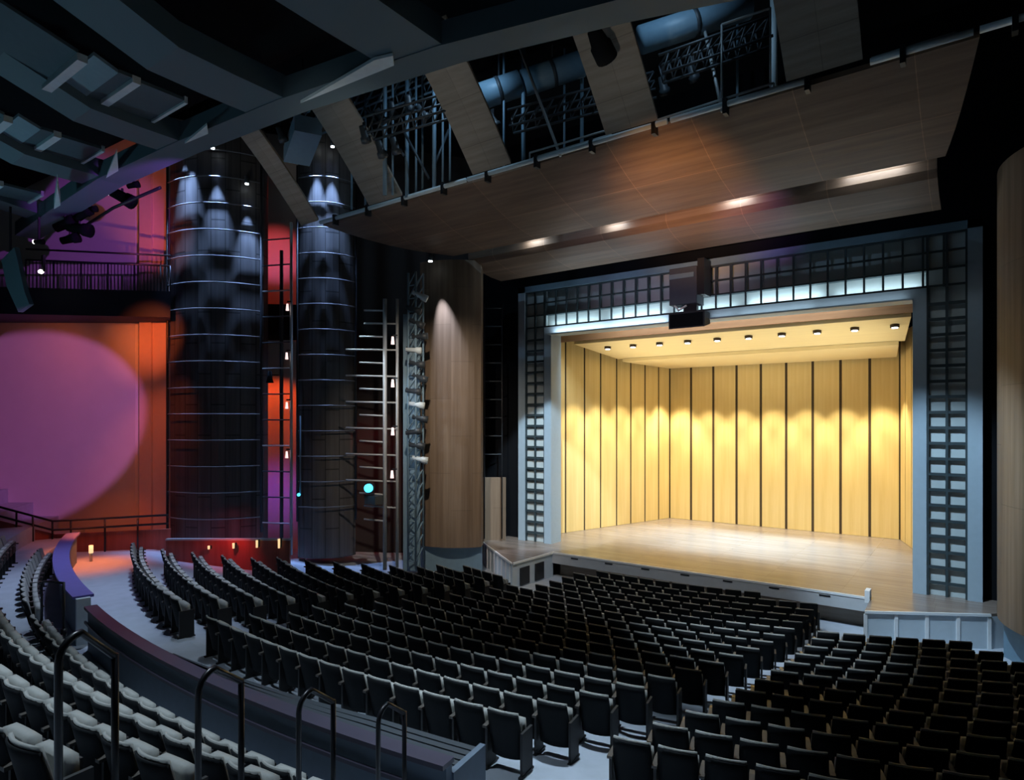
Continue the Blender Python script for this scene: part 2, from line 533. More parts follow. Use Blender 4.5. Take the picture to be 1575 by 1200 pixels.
MB().prism([(-6.0, 5.5), (5.75, 5.5), (5.3, 9.75), (-5.32, 9.75)], [9.3, 9.3, 9.2, 9.2], [9.45, 9.45, 9.35, 9.35]).build('panel', M['maple_ceiling'], t2)
tag(MB().box(-7.9, 7.9, 1.9, 2.02, 10.0, 11.6).build('valance', M['valance']), 'brown wood valance across the top of the stage opening', 'valance')
tag(MB().box(-8.9, 8.9, .9, 1.0, 11.2, 13.9).build('stage_border', M['black']), 'black stage border behind the frame header', 'curtain')
# downlights under the front ceiling panel
for i in range(10):
    x = -5.5 + 1.262 * i
    z = 9.88 - .43 * (3.0 - 2.1) / 3.5
    t = thing('downlight', 'small white downlight in the shell ceiling, %s from the left' % (order + ['tenth'])[i], 'ceiling light', (x, 3.0, z), 'row of shell ceiling downlights')
    MB().tube([(x, 3.0, z + .02), (x, 3.0, z - .10)], .15, 14).build('housing', M['gap'], t, True)
    MB().tube([(x, 3.0, z - .09), (x, 3.0, z - .13)], .10, 14).build('lens', M['lamp_cool'], t, True)
    spot('stage_lamp', (x, 3.0, z - .16), (x * .97, 5.2, 1.05), (.80, .91, 1.0), 330, 70, .5, .06)
for i in range(7):
    x = -4.7 + 1.57 * i
    spot('shell_lamp', (x, 8.35, 9.1), (x, 9.75, 2.0), WARM, 1300, 56, .6, .08)
for i in range(5):
    y = 2.8 + 1.5 * i
    xw = -8.0 + (y - 1.25) / 8.78 * 2.59
    spot('shell_lamp', (xw + 1.7, y, 9.1), (xw + .3, y + .3, 2.0), WARM, 1000, 60, .6, .08)
    if i > 2:
        spot('shell_lamp', (-xw - 1.7, y, 9.1), (-xw - .3, y + .3, 2.0), WARM, 420, 60, .6, .08)
for i in range(5):
    spot('floor_glare_fill', (-4.0 + 2 * i, 7.2, 9.0), (-3.2 + 1.6 * i, 5.2, 1.05), (.58, .82, 1.0), 4200, 50, .7, .05)  # added cool fill for the white glare on the floor, no fixtures
for sgn in (-1, 1):
    spot('ceiling_fill', (sgn * 7.3, 1.1, 2.6), (sgn * 1.5, 4.6, 9.7), (1.0, .95, .78), 2300, 70, 1.0, .1)  # added to brighten the shell ceiling, hidden behind the jambs
area('stage_overhead', (0, .9, 11.4), (0, 5.5, 1.05), (.86, .94, 1.0), 800, 10, .5)

# ---------------------------------------------------------------- forestage canopy
t = thing('forestage_canopy', 'broad brown wood canopy sloping over the stage front', 'canopy', (0, -5.7, 13.4))
rows = []
for k in range(7):
    f = k / 6
    y = -7.5 + 3.6 * f
    z = 14.0 - 1.0 * f - .18 * math.sin(PI * f)
    hw = 12.4 - 3.6 * f
    hr = 8.3 - .7 * f  # right end cut short to stand for wood fading into the dark
    rows.append([(-hw + (hw + hr) * j / 20, y, z) for j in range(21)])
MB().sheet(rows[::-1], (0, 0, .12)).build('wood_skin', M['canopy'], t)
t = thing('forestage_canopy', 'second brown wood canopy tier nearer the frame, lit from a light slot', 'canopy', (0, -2.5, 12.5))
prof = [(-3.3, 13.35), (-3.42, 13.1), (-3.4, 12.9), (-3.2, 12.72), (-2.6, 12.55), (-1.9, 12.45), (-1.2, 12.42)]
rows = [[(-8.45 + 15.85 * j / 20, y, z) for j in range(21)] for y, z in prof]  # shortened at the right too, in place of the shade there
MB().sheet(rows[::-1], (0, .02, .12)).build('wood_skin', M['canopy'], t)
for i, (px, py, w) in enumerate(((815, 376, .3), (940, 351, .3), (1130, 314, .35), (1342, 274, .7))):
    p = at_y(px, py, -3.75)
    nm = ['leftmost', 'second from the left', 'third from the left', 'rightmost'][i]
    t = thing('slot_light', 'white light in the slot between the canopy tiers, ' + nm, 'ceiling light', (p.x, -3.8, 13.12), 'canopy slot lights')
    MB().box(p.x - w, p.x + w, -3.98, -3.86, 13.11, 13.21).build('housing', M['black_steel'], t)
    MB().box(p.x - w, p.x + w, -3.86, -3.84, 13.12, 13.2).build('lens', M['lamp_cool'], t)
    area('slot_lamp', (p.x, -3.68, 13.12), (p.x, -3.3, 12.9), (.85, .95, 1), 9 if w < .5 else 16, 2 * w, .06)
# pipes along the canopy front
t = thing('canopy_pipe', 'long grey pipe rail along the front edge of the wood canopy', 'pipe', (0, -7.55, 14.05))
for a, b in ((-12.4, -5.0), (-4.9, 1.8), (1.9, 5.2), (6.4, 8.2), (8.3, 12.2)):
    MB().tube([(a, -7.62, 14.08), (b, -7.62, 14.08)], .075).build('pipe', M['pale_edge'], t, True)
for i in range(13):
    x = -11.5 + i * 1.85
    MB().box(x - .05, x + .05, -7.72, -7.5, 13.82, 14.2).build('clamp', M['black_steel'], t)

# wood ribbons rising from the canopy edge
RIB = [(-12.9, 1.1, 'far left over the dark towers'), (-8.6, 1.7, 'second from the left beside the pipe cluster'), (-3.85, 1.5, 'third from the left in the middle'), (.85, 1.5, 'fourth from the left, behind a black lamp'), (5.5, 1.55, 'dim one farthest right')]
for x, w, lab in RIB:
    rows = []
    for k in range(9):
        f = k / 8
        y = -7.75 - 2.9 * f
        z = 14.12 + 2.9 * f + .12 * math.sin(PI * f)
        rows.append([(x - w / 2, y, z), (x + w / 2, y, z)])
    o = MB().sheet(rows, (0, 0, .1)).build('acoustic_ribbon', M['ribbon'])
    tag(o, 'pale wood ribbon panel rising above the canopy, ' + lab, 'ceiling panel', 'wood ribbons above the canopy')

# ---------------------------------------------------------------- catwalk gear above the canopy
random.seed(3)
for i, (x0, y0, x1, y1, Z, r) in enumerate(((735, 150, 800, 128, 21.5, .42), (805, 128, 895, 98, 21.5, .42), (985, 62, 1150, 8, 18.3, .38))):
    a, b = at(x0, y0, Z), at(x1, y1, Z)
    lab = ['short', 'middle', 'long'][i] + ' pale blue round duct above the canopy, ' + ['leftmost', 'beside the notched ribbon', 'at the top of the photo'][i]
    t = thing('air_duct', lab, 'duct', a)
    MB().tube([a, b], r, 18).build('duct_body', M['blue_steel'], t, True)
    m = a.lerp(b, .5); d = (b - a).normalized()
    MB().tube([m - d * .06, m + d * .06], r * 1.06, 18).build('seam_band', M['dark_steel'], t, True)
    MB().bar(m + Vector((0, 0, r)), Vector((m.x, m.y, 19.0)), .05, .05).build('hanger', M['dark_steel'], t)
# vertical hangers, group
VP = [(592, 205, 296), (604, 215, 296), (626, 225, 300), (640, 190, 298), (650, 230, 290), (668, 195, 290), (681, 210, 285), (692, 220, 280), (541, 255, 318), (562, 290, 312), (805, 178, 252), (868, 120, 235), (895, 130, 222), (1110, 20, 168), (1134, 10, 160), (775, 190, 255)]
for i, (px, ya, yb) in enumerate(VP):
    Z = 21.4 + (i % 5) * .3 + (1.0 if px < 570 else -2.4 if px > 1000 else 0)
    b = at(px, yb + 4, Z); a = Vector((b.x, b.y, 19.0))
    o = MB().tube([a, b], .07 if px in (592, 626, 668, 805, 895) else .04).build('hanger_pipe', M['blue_steel'], None, True)
    tag(o, 'blue-grey hanger pipe above the canopy, %s from the left' % ['fourth', 'fifth', 'sixth', 'seventh', 'eighth', 'ninth', 'tenth', 'eleventh', 'first', 'second', 'thirteenth', 'fourteenth', 'fifteenth', 'sixteenth', 'seventeenth', 'twelfth'][i], 'pipe', 'hanger pipes over the canopy')
o = MB().tube([at(1190, -30, 18.2), at(1190, 145, 18.2)], .10, 10).build('steel_post', M['pale_edge'], None, True)
tag(o, 'bright blue-white steel post rising above the canopy pipe at upper right', 'post')
for i, (x0, y0, x1, y1) in enumerate(((800, 75, 862, 240), (1078, 20, 1111, 171), (620, 200, 660, 275), (690, 200, 668, 255), (705, 90, 780, 250), (560, 165, 622, 240))):
    za, zb = ((19.6, 18.9), (19, 17.5), (21.6, 21.4), (22.0, 21.4), (21.6, 21.4), (21.8, 21.4))[i]
    a, b = at(x0, y0, za), at(x1, y1, zb)
    if i < 2: b = at_y(x1, y1, -7.62)
    o = MB().tube([a, b], .045).build('brace', M['grey_steel'] if i < 2 else M['dark_steel'], None, True)
    tag(o, 'thin slanting brace above the canopy, %s' % ['left of the notched ribbon', 'leaning at upper right', 'in the pipe cluster leaning right', 'in the pipe cluster leaning left', 'beside the third ribbon', 'beside the second ribbon'][i], 'brace', 'slanting braces')


def truss(name, label, a, b, h, depth, mat, bays):
    a, b = Vector(a), Vector(b)
    d = (b - a); u = Vector((0, 0, 1)) if abs(d.normalized().z) < .8 else Vector((1, 0, 0))
    s = d.cross(u).normalized() * depth
    uu = s.cross(d).normalized() * h
    t = thing(name, label, 'truss', a)
    for off in (Vector(), s, uu, s + uu):
        MB().tube([a + off, b + off], .04, 6).build('chord', mat, t, True)
    mb = MB()
    for k in range(bays):
        p, q = a.lerp(b, k / bays), a.lerp(b, (k + 1) / bays)
        mb.tube([p, q + uu], .025, 5)
        mb.tube([p + s, q + s + uu], .025, 5)
        mb.tube([p + uu, q + s + uu], .025, 5)
        mb.tube([p, p + uu], .025, 5)
    mb.build('web', mat, t, True)
    return t


truss('lighting_truss', 'dark lighting truss behind the two left ribbons', at(470, 215, 24), at(720, 120, 23), .6, .6, M['blue_steel'], 12)
truss('lighting_truss', 'dark lighting truss among the pipe cluster, the lower one', at(575, 215, 20), at(700, 180, 19.5), .5, .5, M['dark_steel'], 8)
truss('lighting_truss', 'long dark catwalk truss crossing behind the notched ribbon', at(790, 205, 20), at(1010, 150, 18.8), .5, .5, M['dark_steel'], 12)
truss('lighting_truss', 'dark catwalk truss at the upper right corner', at(1020, 128, 17.2), at(1185, 72, 16.5), .5, .5, M['dark_steel'], 10)
for i, (x0, y0, x1, y1) in enumerate(((815, 235, 935, 200), (820, 243, 940, 207), (1010, 185, 1190, 128), (1340, 90, 1470, 50), (1110, 38, 1185, 12))):
    a, b = at_y(x0, y0, -7.62), at_y(x1, y1, -7.62)
    t = thing('catwalk_rail', 'thin catwalk rail above the canopy pipe, %s' % ['upper of the pair by the fourth ribbon', 'lower of the pair by the fourth ribbon', 'left of the bright post', 'at far upper right', 'tied to the bright post'][i], 'rail', a, 'catwalk rails')
    MB().tube([a, b], .03).build('bar', M['grey_steel'], t, True)
    for p in (a, b):
        MB().tube([p, (p.x, p.y, 14.08)], .025, 6).build('post', M['grey_steel'], t, True)
# stage lights clamped along the trusses
STL = [(432, 205, 22), (455, 195, 22), (480, 185, 22), (503, 178, 22), (585, 178, 20.4), (603, 168, 20.3), (628, 158, 20.2), (648, 172, 20), (585, 228, 20), (607, 222, 20), (690, 165, 19.8), (740, 175, 20), (758, 185, 19.8), (1020, 130, 18.8), (1065, 110, 18.6), (560, 205, 20)]
for i, (px, py, Z) in enumerate(STL):
    p = at(px, py, Z)
    t = thing('stage_light', 'dark stage light on the trusses above the canopy, %s from the left' % ['first', 'second', 'third', 'fourth', 'seventh', 'eighth', 'tenth', 'eleventh', 'sixth', 'ninth', 'twelfth', 'thirteenth', 'fourteenth', 'fifteenth', 'sixteenth', 'fifth'][i], 'stage light', p, 'stage lights on the trusses')
    d = Vector((random.uniform(-.4, .4), .6, -.7)).normalized()
    MB().tube([p - d * .22, p + d * .1, p + d * .12, p + d * .28], [.10, .12, .16, .17], 10).build('body', M['dark_steel'], t, True)
    MB().bar(p, p + Vector((0, 0, .35 if px < 1000 else 1.2)), .04, .12).build('yoke', M['black_steel'], t)
# big pale box hanging at left of the first ribbon gap
o = MB().obox(at(465, 217, 22.3), (.75, -.3, .25), (.2, .4, 0), (0, 0, .28)).build('air_box', M['blue_steel'])
bx_ = o
t = thing('air_box', 'blue-grey air box hanging between the two left ribbons', 'air box', at(465, 217, 22.3))
o.parent = t; o.name = 'casing'; o.location = Vector(o.location) - Vector(t.location)
MB().bar(at(465, 217, 22.3), Vector((*at(465, 217, 22.3).xy, 19.0)), .06, .06).build('hanger', M['black_steel'], t)

# roof over the whole house
p = at(921, 62, 15.2)
t = thing('stage_light', 'large black stage light in front of the fourth wood ribbon', 'stage light', p)
MB().tube([p + Vector((0, -.25, .12)), p + Vector((0, .05, -.05)), p + Vector((0, .08, -.07)), p + Vector((0, .42, -.25))], [.16, .22, .26, .27], 14).build('body', M['black'], t, True)
MB().bar(p + Vector((-.1, 0, .05)), p + Vector((-.1, 0, .75)), .05, .22).build('yoke', M['black_steel'], t)
struct(MB().box(-32, 18, -32, .6, 19.0, 19.2).build('ceiling_roof', M['black']))

order_words = ['first', 'second', 'third', 'fourth']
# ---------------------------------------------------------------- audience ceiling
bp_ = [(-20.6, -14.7, 13.25), (-17.5, -14.6, 13.6), (-14.0, -14.45, 13.95), (-9.6, -14.25, 14.0), (-5.2, -13.95, 14.0), (-.6, -13.3, 14.0), (2.9, -12.45, 14.0), (7, -11.2, 14.0), (11, -9.7, 14)]
mb = MB()
rows = [[Vector(p) + Vector((0, -.35, 0)) for p in bp_], [Vector(p) + Vector((0, .4, 0)) for p in bp_]]
mb.sheet(rows, (0, 0, .5))
struct(mb.build('ceiling_edge_beam', M['beam']), 'long curved blue-grey beam at the front edge of the audience ceiling', 'beam')
for x, w, lab in ((-1.3, 1.55, 'nearest'), (-5.7, 1.4, 'second'), (-9.9, 1.1, 'third'), (-14.5, 1.15, 'fourth')):
    mb = MB()
    yf = -13.4 if x > -3 else -14.1
    rows = []
    for y, z in ((yf, 14.02), (-15.5, 14.02), (-16.7, 14.05), (-18.2, 14.55), (-21, 15.5), (-25, 16.6)):
        rows.append([(x - w / 2, y, z), (x + w / 2, y, z)])
    mb.sheet(rows, (0, 0, .55))
    struct(mb.build('ceiling_beam', M['beam']), 'blue-grey ceiling beam over the audience, %s from the right' % lab, 'beam')
x, w = -19.0, 1.0
struct(MB().sheet([[(x - w / 2, -14.4, 13.6), (x + w / 2, -14.4, 13.6)], [(x - w / 2, -24, 15), (x + w / 2, -24, 15)]], (0, 0, .5)).build('ceiling_beam', M['beam']), 'blue-grey ceiling beam over the audience, fifth from the right', 'beam')
# stepped panels in the bays
for x0, x1, zoff, nm in ((-9.7, -7.6, 0, 'right'), (-14.7, -12.4, 0, 'middle'), (-19.6, -17.2, -.3, 'left')):
    t = thing('ceiling_baffle', 'stepped dark teal ceiling baffle in the %s bay between beams' % nm, 'ceiling panel', ((x0 + x1) / 2, -17, 14.3), 'stepped ceiling baffles')
    for y1, z1, y0, z0, mt in ((-15.3, 14.3, -16.3, 14.3, 'ceiling_panel'), (-16.5, 14.34, -16.78, 14.34, 'ceiling_panel'), (-16.8, 14.32, -17.3, 14.5, 'lit_panel'), (-17.6, 14.4, -20.5, 15.2, 'ceiling_panel')):
        MB().sheet([[(x0, y1, z1 + zoff), (x1, y1, z1 + zoff)], [(x0, y0, z0 + zoff), (x1, y0, z0 + zoff)]], (0, 0, .08)).build('step_panel', M[mt], t)
    for y, h in ((-15.25, .04), (-16.4, .09), (-17.52, .10)):
        MB().box(x0, x1, y - h, y + h, 14.25 + zoff, 14.42 + zoff).build('step_edge', M['pale_edge'], t)  # pale colour paints in the light the edges catch
struct(MB().sheet([[(-26, -14.2, 15.8), (8, -12.6, 15.8)], [(-26, -30, 18.4), (8, -30, 18.4)]], (0, 0, .1)).build('ceiling', M['black']))
for i, pp in enumerate((((462, 159), (606, 101), (604, 86), (575, 93)), ((284, 221), (320, 206), (318, 193)), ((163, 274), (182, 263), (180, 232)), ((83, 322), (93, 316), (88, 286)))):
    o = MB().prism([at_z(px, py, 13.93 if i < 3 else 13.2).xy for px, py in pp], 13.93 if i < 3 else 13.2, 14.0 if i < 3 else 13.55).build('gusset', M['pale_edge'])
    tag(o, 'small pale gusset plate on the edge beam, %s from the right' % order_words[i], 'gusset', 'gusset plates on the edge beam')
# lights hanging below the edge beam at the left
for i, (px, py, s, ang) in enumerate(((188, 303, .42, -.5), (100, 345, .36, .4), (122, 352, .40, -.2), (128, 330, .30, .6), (108, 368, .30, .2), (60, 372, .16, 0), (205, 285, .2, .2), (140, 322, .2, .1))):
    p = at(px, py, 22.4)
    t = thing('hanging_spotlight', 'black spotlight before the violet wall, %s' % ['large tilted one nearest the pillar', 'largest cluster, upper left one', 'largest cluster, middle one', 'largest cluster, upper right one', 'largest cluster, lowest one', 'small white-lensed one at left', 'tiny one next to the pillar', 'tiny one over the cluster'][i], 'spotlight', p, 'spotlights before the violet wall')
    d = Vector((CS * math.cos(ang), SN * math.cos(ang), math.sin(ang)))
    MB().tube([p - d * s, p + d * s * .3, p + d * s * .35, p + d * s], [s * .42, s * .45, s * .55, s * .6], 12).build('body', M['black'], t, True)
    MB().bar(p, Vector((p.x, p.y, max(p.z + .3, 13.5))), .06, .06).build('yoke', M['black_steel'], t)
    if i in (0, 5):
        MB().tube([p - d * (s + .03), p - d * s], s * .42, 12).build('lens', M['lamp_white'], t, True)
o = MB().tube([(-19.6, -13.9, 13.15), (-15.6, -13.7, 13.65), (-12.5, -13.6, 13.7)], .05).build('lighting_pipe', M['black_steel'], None, True)
tag(o, 'black lighting pipe under the curved ceiling edge', 'pipe')

# ---------------------------------------------------------------- left side wall, pillar, balcony
W = [(-28.5, -18.0), (-23.9, -14.7), (-19.45, -11.35), (-17.9, -8.2), (-15.0, -4.4), (-11.5, .4)]
for i in range(len(W) - 1):
    a, b = Vector((*W[i], 0)), Vector((*W[i + 1], 0))
    d = (b - a).normalized(); nn = Vector((-d.y, d.x, 0))
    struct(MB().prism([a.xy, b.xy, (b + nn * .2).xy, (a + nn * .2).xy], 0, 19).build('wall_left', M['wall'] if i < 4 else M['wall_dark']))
pa, pb = at(214, 600, 25.7), at(262, 600, 25.6)
d = (pb - pa); d.z = 0; d.normalize(); nn = Vector((-d.y, d.x, 0))
t = thing('pillar', 'tall orange-lit plaster pillar right of the violet wall', 'pillar', (pa.x, pa.y, 1.2))
t['kind'] = 'structure'
MB().prism([pa.xy, (pa + d * .5).xy, (pa + d * .5 + nn * .5).xy, (pa + nn * .5).xy], .5, 17).build('pillar_edge', M['pilaster'], t)
MB().prism([(pa + d * .5 + nn * .12).xy, (pb + nn * .12).xy, (pb + nn * .5).xy, (pa + d * .5 + nn * .5).xy], .5, 17).build('pillar_face', M['pilaster'], t)
# upper balcony
q = [at(-60, 600, 23.6), at(262, 600, 24.6), at(262, 600, 26.4), at(-60, 600, 26.2)]
struct(MB().prism([v.xy for v in q], 10.35, 11.35).build('balcony_slab', plain('balcony_navy', (.012, .014, .03), .7)), 'dark side balcony slab before the violet wall', 'balcony')
struct(MB().prism([at(400, 600, 26.4).xy, at(460, 600, 26.6).xy, at(460, 600, 28).xy, at(400, 600, 28).xy], 9.9, 11.2).build('balcony_slab', M['black']))
t = thing('balcony_railing', 'thin dark balustrade on the upper side balcony', 'railing', (*at(40, 600, 23.7).xy, 11.35))
a, b = at(40, 600, 23.75), at(262, 600, 24.7)
for zz in (12.35, 12.75):
    MB().tube([(a.x, a.y, zz), (b.x, b.y, zz)], .035).build('rail', M['rail'], t, True)
for i in range(44):
    p = a.lerp(b, i / 43)
    MB().tube([(p.x, p.y, 11.3), (p.x, p.y, 12.35)], .016 if i % 8 else .035, 5).build('baluster', M['rail'], t, True)
p = at(60, 418, 23.2)
t = thing('wall_lamp', 'small white round lamp on the upper balcony front at far left', 'lamp', p)
MB().tube([p, p + Vector((.07, .04, 0)), p + Vector((.14, .08, 0))], [.05, .08, .05], 12).build('globe', M['lamp_white'], t, True)
MB().bar(p + Vector((.1, .1, 0)), p + Vector((.1, .1, .6)), .08, .2).build('arm', M['black_steel'], t)
# pale fin at the far left of the balcony
p = at(16, 380, 21.6)
t = thing('curved_fin', 'curved grey fin hanging below the ceiling edge at far left', 'fin', p)
MB().sheet([[at(2, 400, 21.5), at(22, 380, 21.5)], [at(10, 440, 21.5), at(38, 450, 21.5)], [at(28, 480, 21.5), at(45, 468, 21.5)]], (.05, .12, 0)).build('blade', M['beam'], t)
MB().bar(p + Vector((0, 0, -.3)), Vector((p.x, p.y, 13.6)), .06, .06).build('hanger', M['black_steel'], t)

# lower left partitions and rails
a, b = at(-30, 600, 22.6), at(85, 600, 24.0)
c = at(262, 600, 24.9)
mb = MB()
for p, q_, z0, z1 in ((a, b, 3.0, 2.1), (b, c, 2.1, 2.15)):
    dd = (q_ - p); dd.z = 0; dd.normalize(); nn = Vector((-dd.y, dd.x, 0)) * .12
    mb.prism([p.xy, q_.xy, (q_ + nn).xy, (p + nn).xy], .8, [z0, z1, z1, z0])
struct(mb.build('wall_partition', M['redwood']), 'low red wood partition at the foot of the violet wall', 'partition')
t = thing('stair_railing', 'dark double stair rail along the red wood partition at left', 'railing', (b.x, b.y, 2.1))
for dz in (0, .33):
    pts = [Vector((a.x, a.y, 3.55 - dz)), Vector((b.x, b.y, 2.62 - dz)), Vector((c.x, c.y, 2.72 - dz))]
    pts = [p + Vector((.1, -.12, 0)) for p in pts]
    MB().tube(pts, .04).build('rail', M['rail'], t, True)
for px in (30, 55, 85, 113, 165, 215):
    p = at(px, 600, 23.2 + .6 * px / 100 if px < 85 else 24.0 + .9 * (px - 85) / 177)
    p = p + Vector((.1, -.12, 0))
    zt = 2.62 + (.0 if px >= 85 else (85 - px) / 115 * .93)
    MB().tube([(p.x, p.y, 1.3), (p.x, p.y, zt)], .035).build('post', M['rail'], t, True)
# red parapet before the dark towers
a, b = at(255, 600, 23.4), at(445, 600, 23.4)
dd = (b - a); dd.z = 0; dd.normalize(); nn = Vector((-dd.y, dd.x, 0)) * .14
t = thing('parapet', 'low red wood parapet at the foot of the left dark tower', 'parapet', (a.x, a.y, 1.0))
MB().prism([a.xy, b.xy, (b + nn).xy, (a + nn).xy], .7, 1.98).build('board', M['redwood'], t)
MB().prism([(a - nn * .2).xy, (b - nn * .2).xy, (b + nn * 1.2).xy, (a + nn * 1.2).xy], 1.98, 2.04).build('cap_rail', M['grey_steel'], t)
for i, (px, py) in enumerate(((321, 842), (359, 839), (395, 836), (429, 835))):
    p = at(px, py, 23.2)
    t = thing('step_light', 'small warm white light on the red parapet, %s from the left' % order[i], 'lamp', p, 'parapet lights')
    h = .05 + .03 * i
    MB().tube([p - Vector((0, 0, h * 1.4)), p + Vector((0, 0, h * 1.0))], [.035, .04], 8).build('lens', M['lamp_warm'], t, True)
    MB().box(p.x + .0, p.x + .05, p.y + .04, p.y + .1, p.z - h * 1.2, p.z + h * 1.2).build('bracket', M['black_steel'], t)
p = at_z(140, 866, 1.35)
t = thing('bright_reflection', 'small bright reflection, drawn as a glowing post, on the orange-lit aisle at left', 'lamp', p)
MB().tube([p, p + Vector((0, 0, .35))], .05, 10).build('post', M['grey_steel'], t, True)
MB().tube([p + Vector((0, 0, .35)), p + Vector((0, 0, .62))], .07, 10).build('lens', M['lamp_warm'], t, True)  # glowing post stands in for a bright upright reflection


# ---------------------------------------------------------------- side towers
def tower(label, A, B, sag, z0, z1, mat, rails, group, nseg=10, rail_lo=0.0):
    A, B = Vector((A[0], A[1], 0)), Vector((B[0], B[1], 0))
    d = (B - A); L = d.length; d.normalize(); out = Vector((d.y, -d.x, 0))
    t = thing('side_tower', label, 'tower', (*((A + B) / 2).xy, z0), group)

    def arc(off):
        return [A + d * (L * k / nseg) + out * (sag * (1 - (2 * k / nseg - 1) ** 2) + off) for k in range(nseg + 1)]
    front = arc(0)
    poly = [p.xy for p in front] + [(B - out * .5).xy, (A - out * .5).xy]
    MB().prism(poly, z0, z1).build('cladding', mat, t)
    for z in rails:
        pts = [Vector((p.x, p.y, z)) for p in arc(.22)]
        MB().tube(pts, .024, 6).build('pipe_rail', M['dark_rail'], t, True)
    if rails:
        for p in (arc(.22)[0], arc(.22)[-1]):
            MB().tube([(p.x, p.y, rails[0] - .6), (p.x, p.y, rails[-1] + .5)], .05, 6).build('post', M['black_steel'], t, True)
    return t, arc


M['dark_rail'] = plain('tower_rail_steel', (.15, .15, .15), .6)
tA, tB = at(262, 600, 25.6), at(405, 600, 25.6)
tw, arc1 = tower('dark curved wood tower with pipe rails, beside the orange pillar', tA, tB, .75, 1.0, 18.0, M['tower_dark'], [2.55 + 1.02 * k for k in range(15)], 'dark side towers')
tA2, tB2 = at(458, 600, 26.0), at(547, 600, 26.6)
tw2, arc2 = tower('dark narrow curved wood tower behind the lamp boom', tA2, tB2, .5, .8, 18.2, M['tower_dark'], [2.9 + 1.02 * k for k in range(14)], 'dark side towers')
tA3, tB3 = at(646, 600, 26.2), at(740, 600, 25.9)
tw3, arc3 = tower('brown wood side tower left of the stage frame', tA3, tB3, .35, 1.25, 12.85, M['tower_light'], [], 'brown side towers')
struct(MB().prism([(tA3 + Vector((.1, .1, 0))).xy, (tB3 + Vector((-.1, .2, 0))).xy, (tB3 + Vector((-1, 1, 0))).xy, (tA3 + Vector((-1, 1, 0))).xy], -.1, 1.25).build('wall_tower_base', M['blue_steel']))
A4, B4 = (8.66, -2.1), (9.9, -4.7)
tw4, arc4 = tower('brown wood side tower right of the stage frame', A4, B4, .35, 1.25, 12.85, M['tower_light'], [], 'brown side towers')
struct(MB().prism([(8.8, -1.95), (10.0, -4.5), (11.2, -3.6), (10.2, -1.4)], -.1, 1.25).build('wall_tower_base', M['blue_steel']))
# low wood panel between tower and frame
a, b = at(738, 600, 28.4), at(778, 600, 28.4)
o = MB().prism([a.xy, b.xy, (b + Vector((-.1, .12, 0))).xy, (a + Vector((-.1, .12, 0))).xy], 1.0, 3.85).build('wood_screen', M['tower_light'])
tag(o, 'low brown wood screen between the brown tower and the stage frame', 'screen')
t = thing('pipe_ladder', 'dark pipe rungs in the black gap beside the stage frame', 'ladder', (a.x, a.y, 4.1))
for px in (745, 772):
    p = at(px, 600, 28.0); MB().tube([(p.x, p.y, 1.2), (p.x, p.y, 11.5)], .03, 6).build('stile', M['black_steel'], t, True)
for k in range(9):
    z = 4.9 + .8 * k
    p, q_ = at(745, 600, 28.0), at(772, 600, 28.0)
    MB().tube([(p.x, p.y, z), (q_.x, q_.y, z)], .028, 6).build('rung', M['dark_steel'], t, True)
# lamps at tower tops that graze the cladding
TL = [(tA, tB, arc1, (.18, .32, .62, .86), (17.6, 17.4, 16.8, 15.6), 'left dark tower'), (tA2, tB2, arc2, (.32, .62), (17.4, 17.3), 'narrow dark tower')]
for A_, B_, arc, fr, zs, lab in TL:
    for j, (f, z) in enumerate(zip(fr, zs)):
        pts = arc(.42); p = pts[min(len(pts) - 1, round(f * (len(pts) - 1)))]
        w = arc(-.1)[min(len(pts) - 1, round(f * (len(pts) - 1)))]
        p = Vector((p.x, p.y, z))
        t = thing('tower_downlight', 'small blue-white downlight at the top of the %s, %s from the left' % (lab, order[j]), 'lamp', p, 'tower downlights')
        MB().tube([p + Vector((0, 0, .3)), p + Vector((0, 0, .02))], .09, 10).build('housing', M['dark_steel'], t, True)
        MB().tube([p + Vector((0, 0, .02)), p - Vector((0, 0, .02))], .07, 10).build('lens', M['lamp_cool'], t, True)
        spot('tower_lamp', p - Vector((0, 0, .05)), (w.x, w.y, z - 5.5), (.32, .52, 1.0), 4200 if len(fr) > 2 else 5200, 28, .9, .02)
p3 = at(662, 402, 25.2)
t = thing('tower_downlight', 'bright bluish downlight at the top left of the brown tower', 'lamp', p3, 'tower downlights')
MB().tube([p3 + Vector((0, 0, .3)), p3 + Vector((0, 0, .02))], .09, 10).build('housing', M['dark_steel'], t, True)
MB().bar(p3 + Vector((0, 0, .2)), at(668, 396, 26.3), .05, .05).build('arm', M['black_steel'], t)
MB().tube([p3 + Vector((0, 0, .02)), p3 - Vector((0, 0, .02))], .08, 10).build('lens', M['lamp_cool'], t, True)
spot('tower_lamp', p3 - Vector((0, 0, .05)), at(706, 600, 26.0), (.72, .78, 1.0), 2600, 28, .9, .02)
spot('tower_lamp', at(1568, 262, 15.5), at(1560, 560, 16.3), (.5, .62, 1.0), 900, 26, .7, .02)

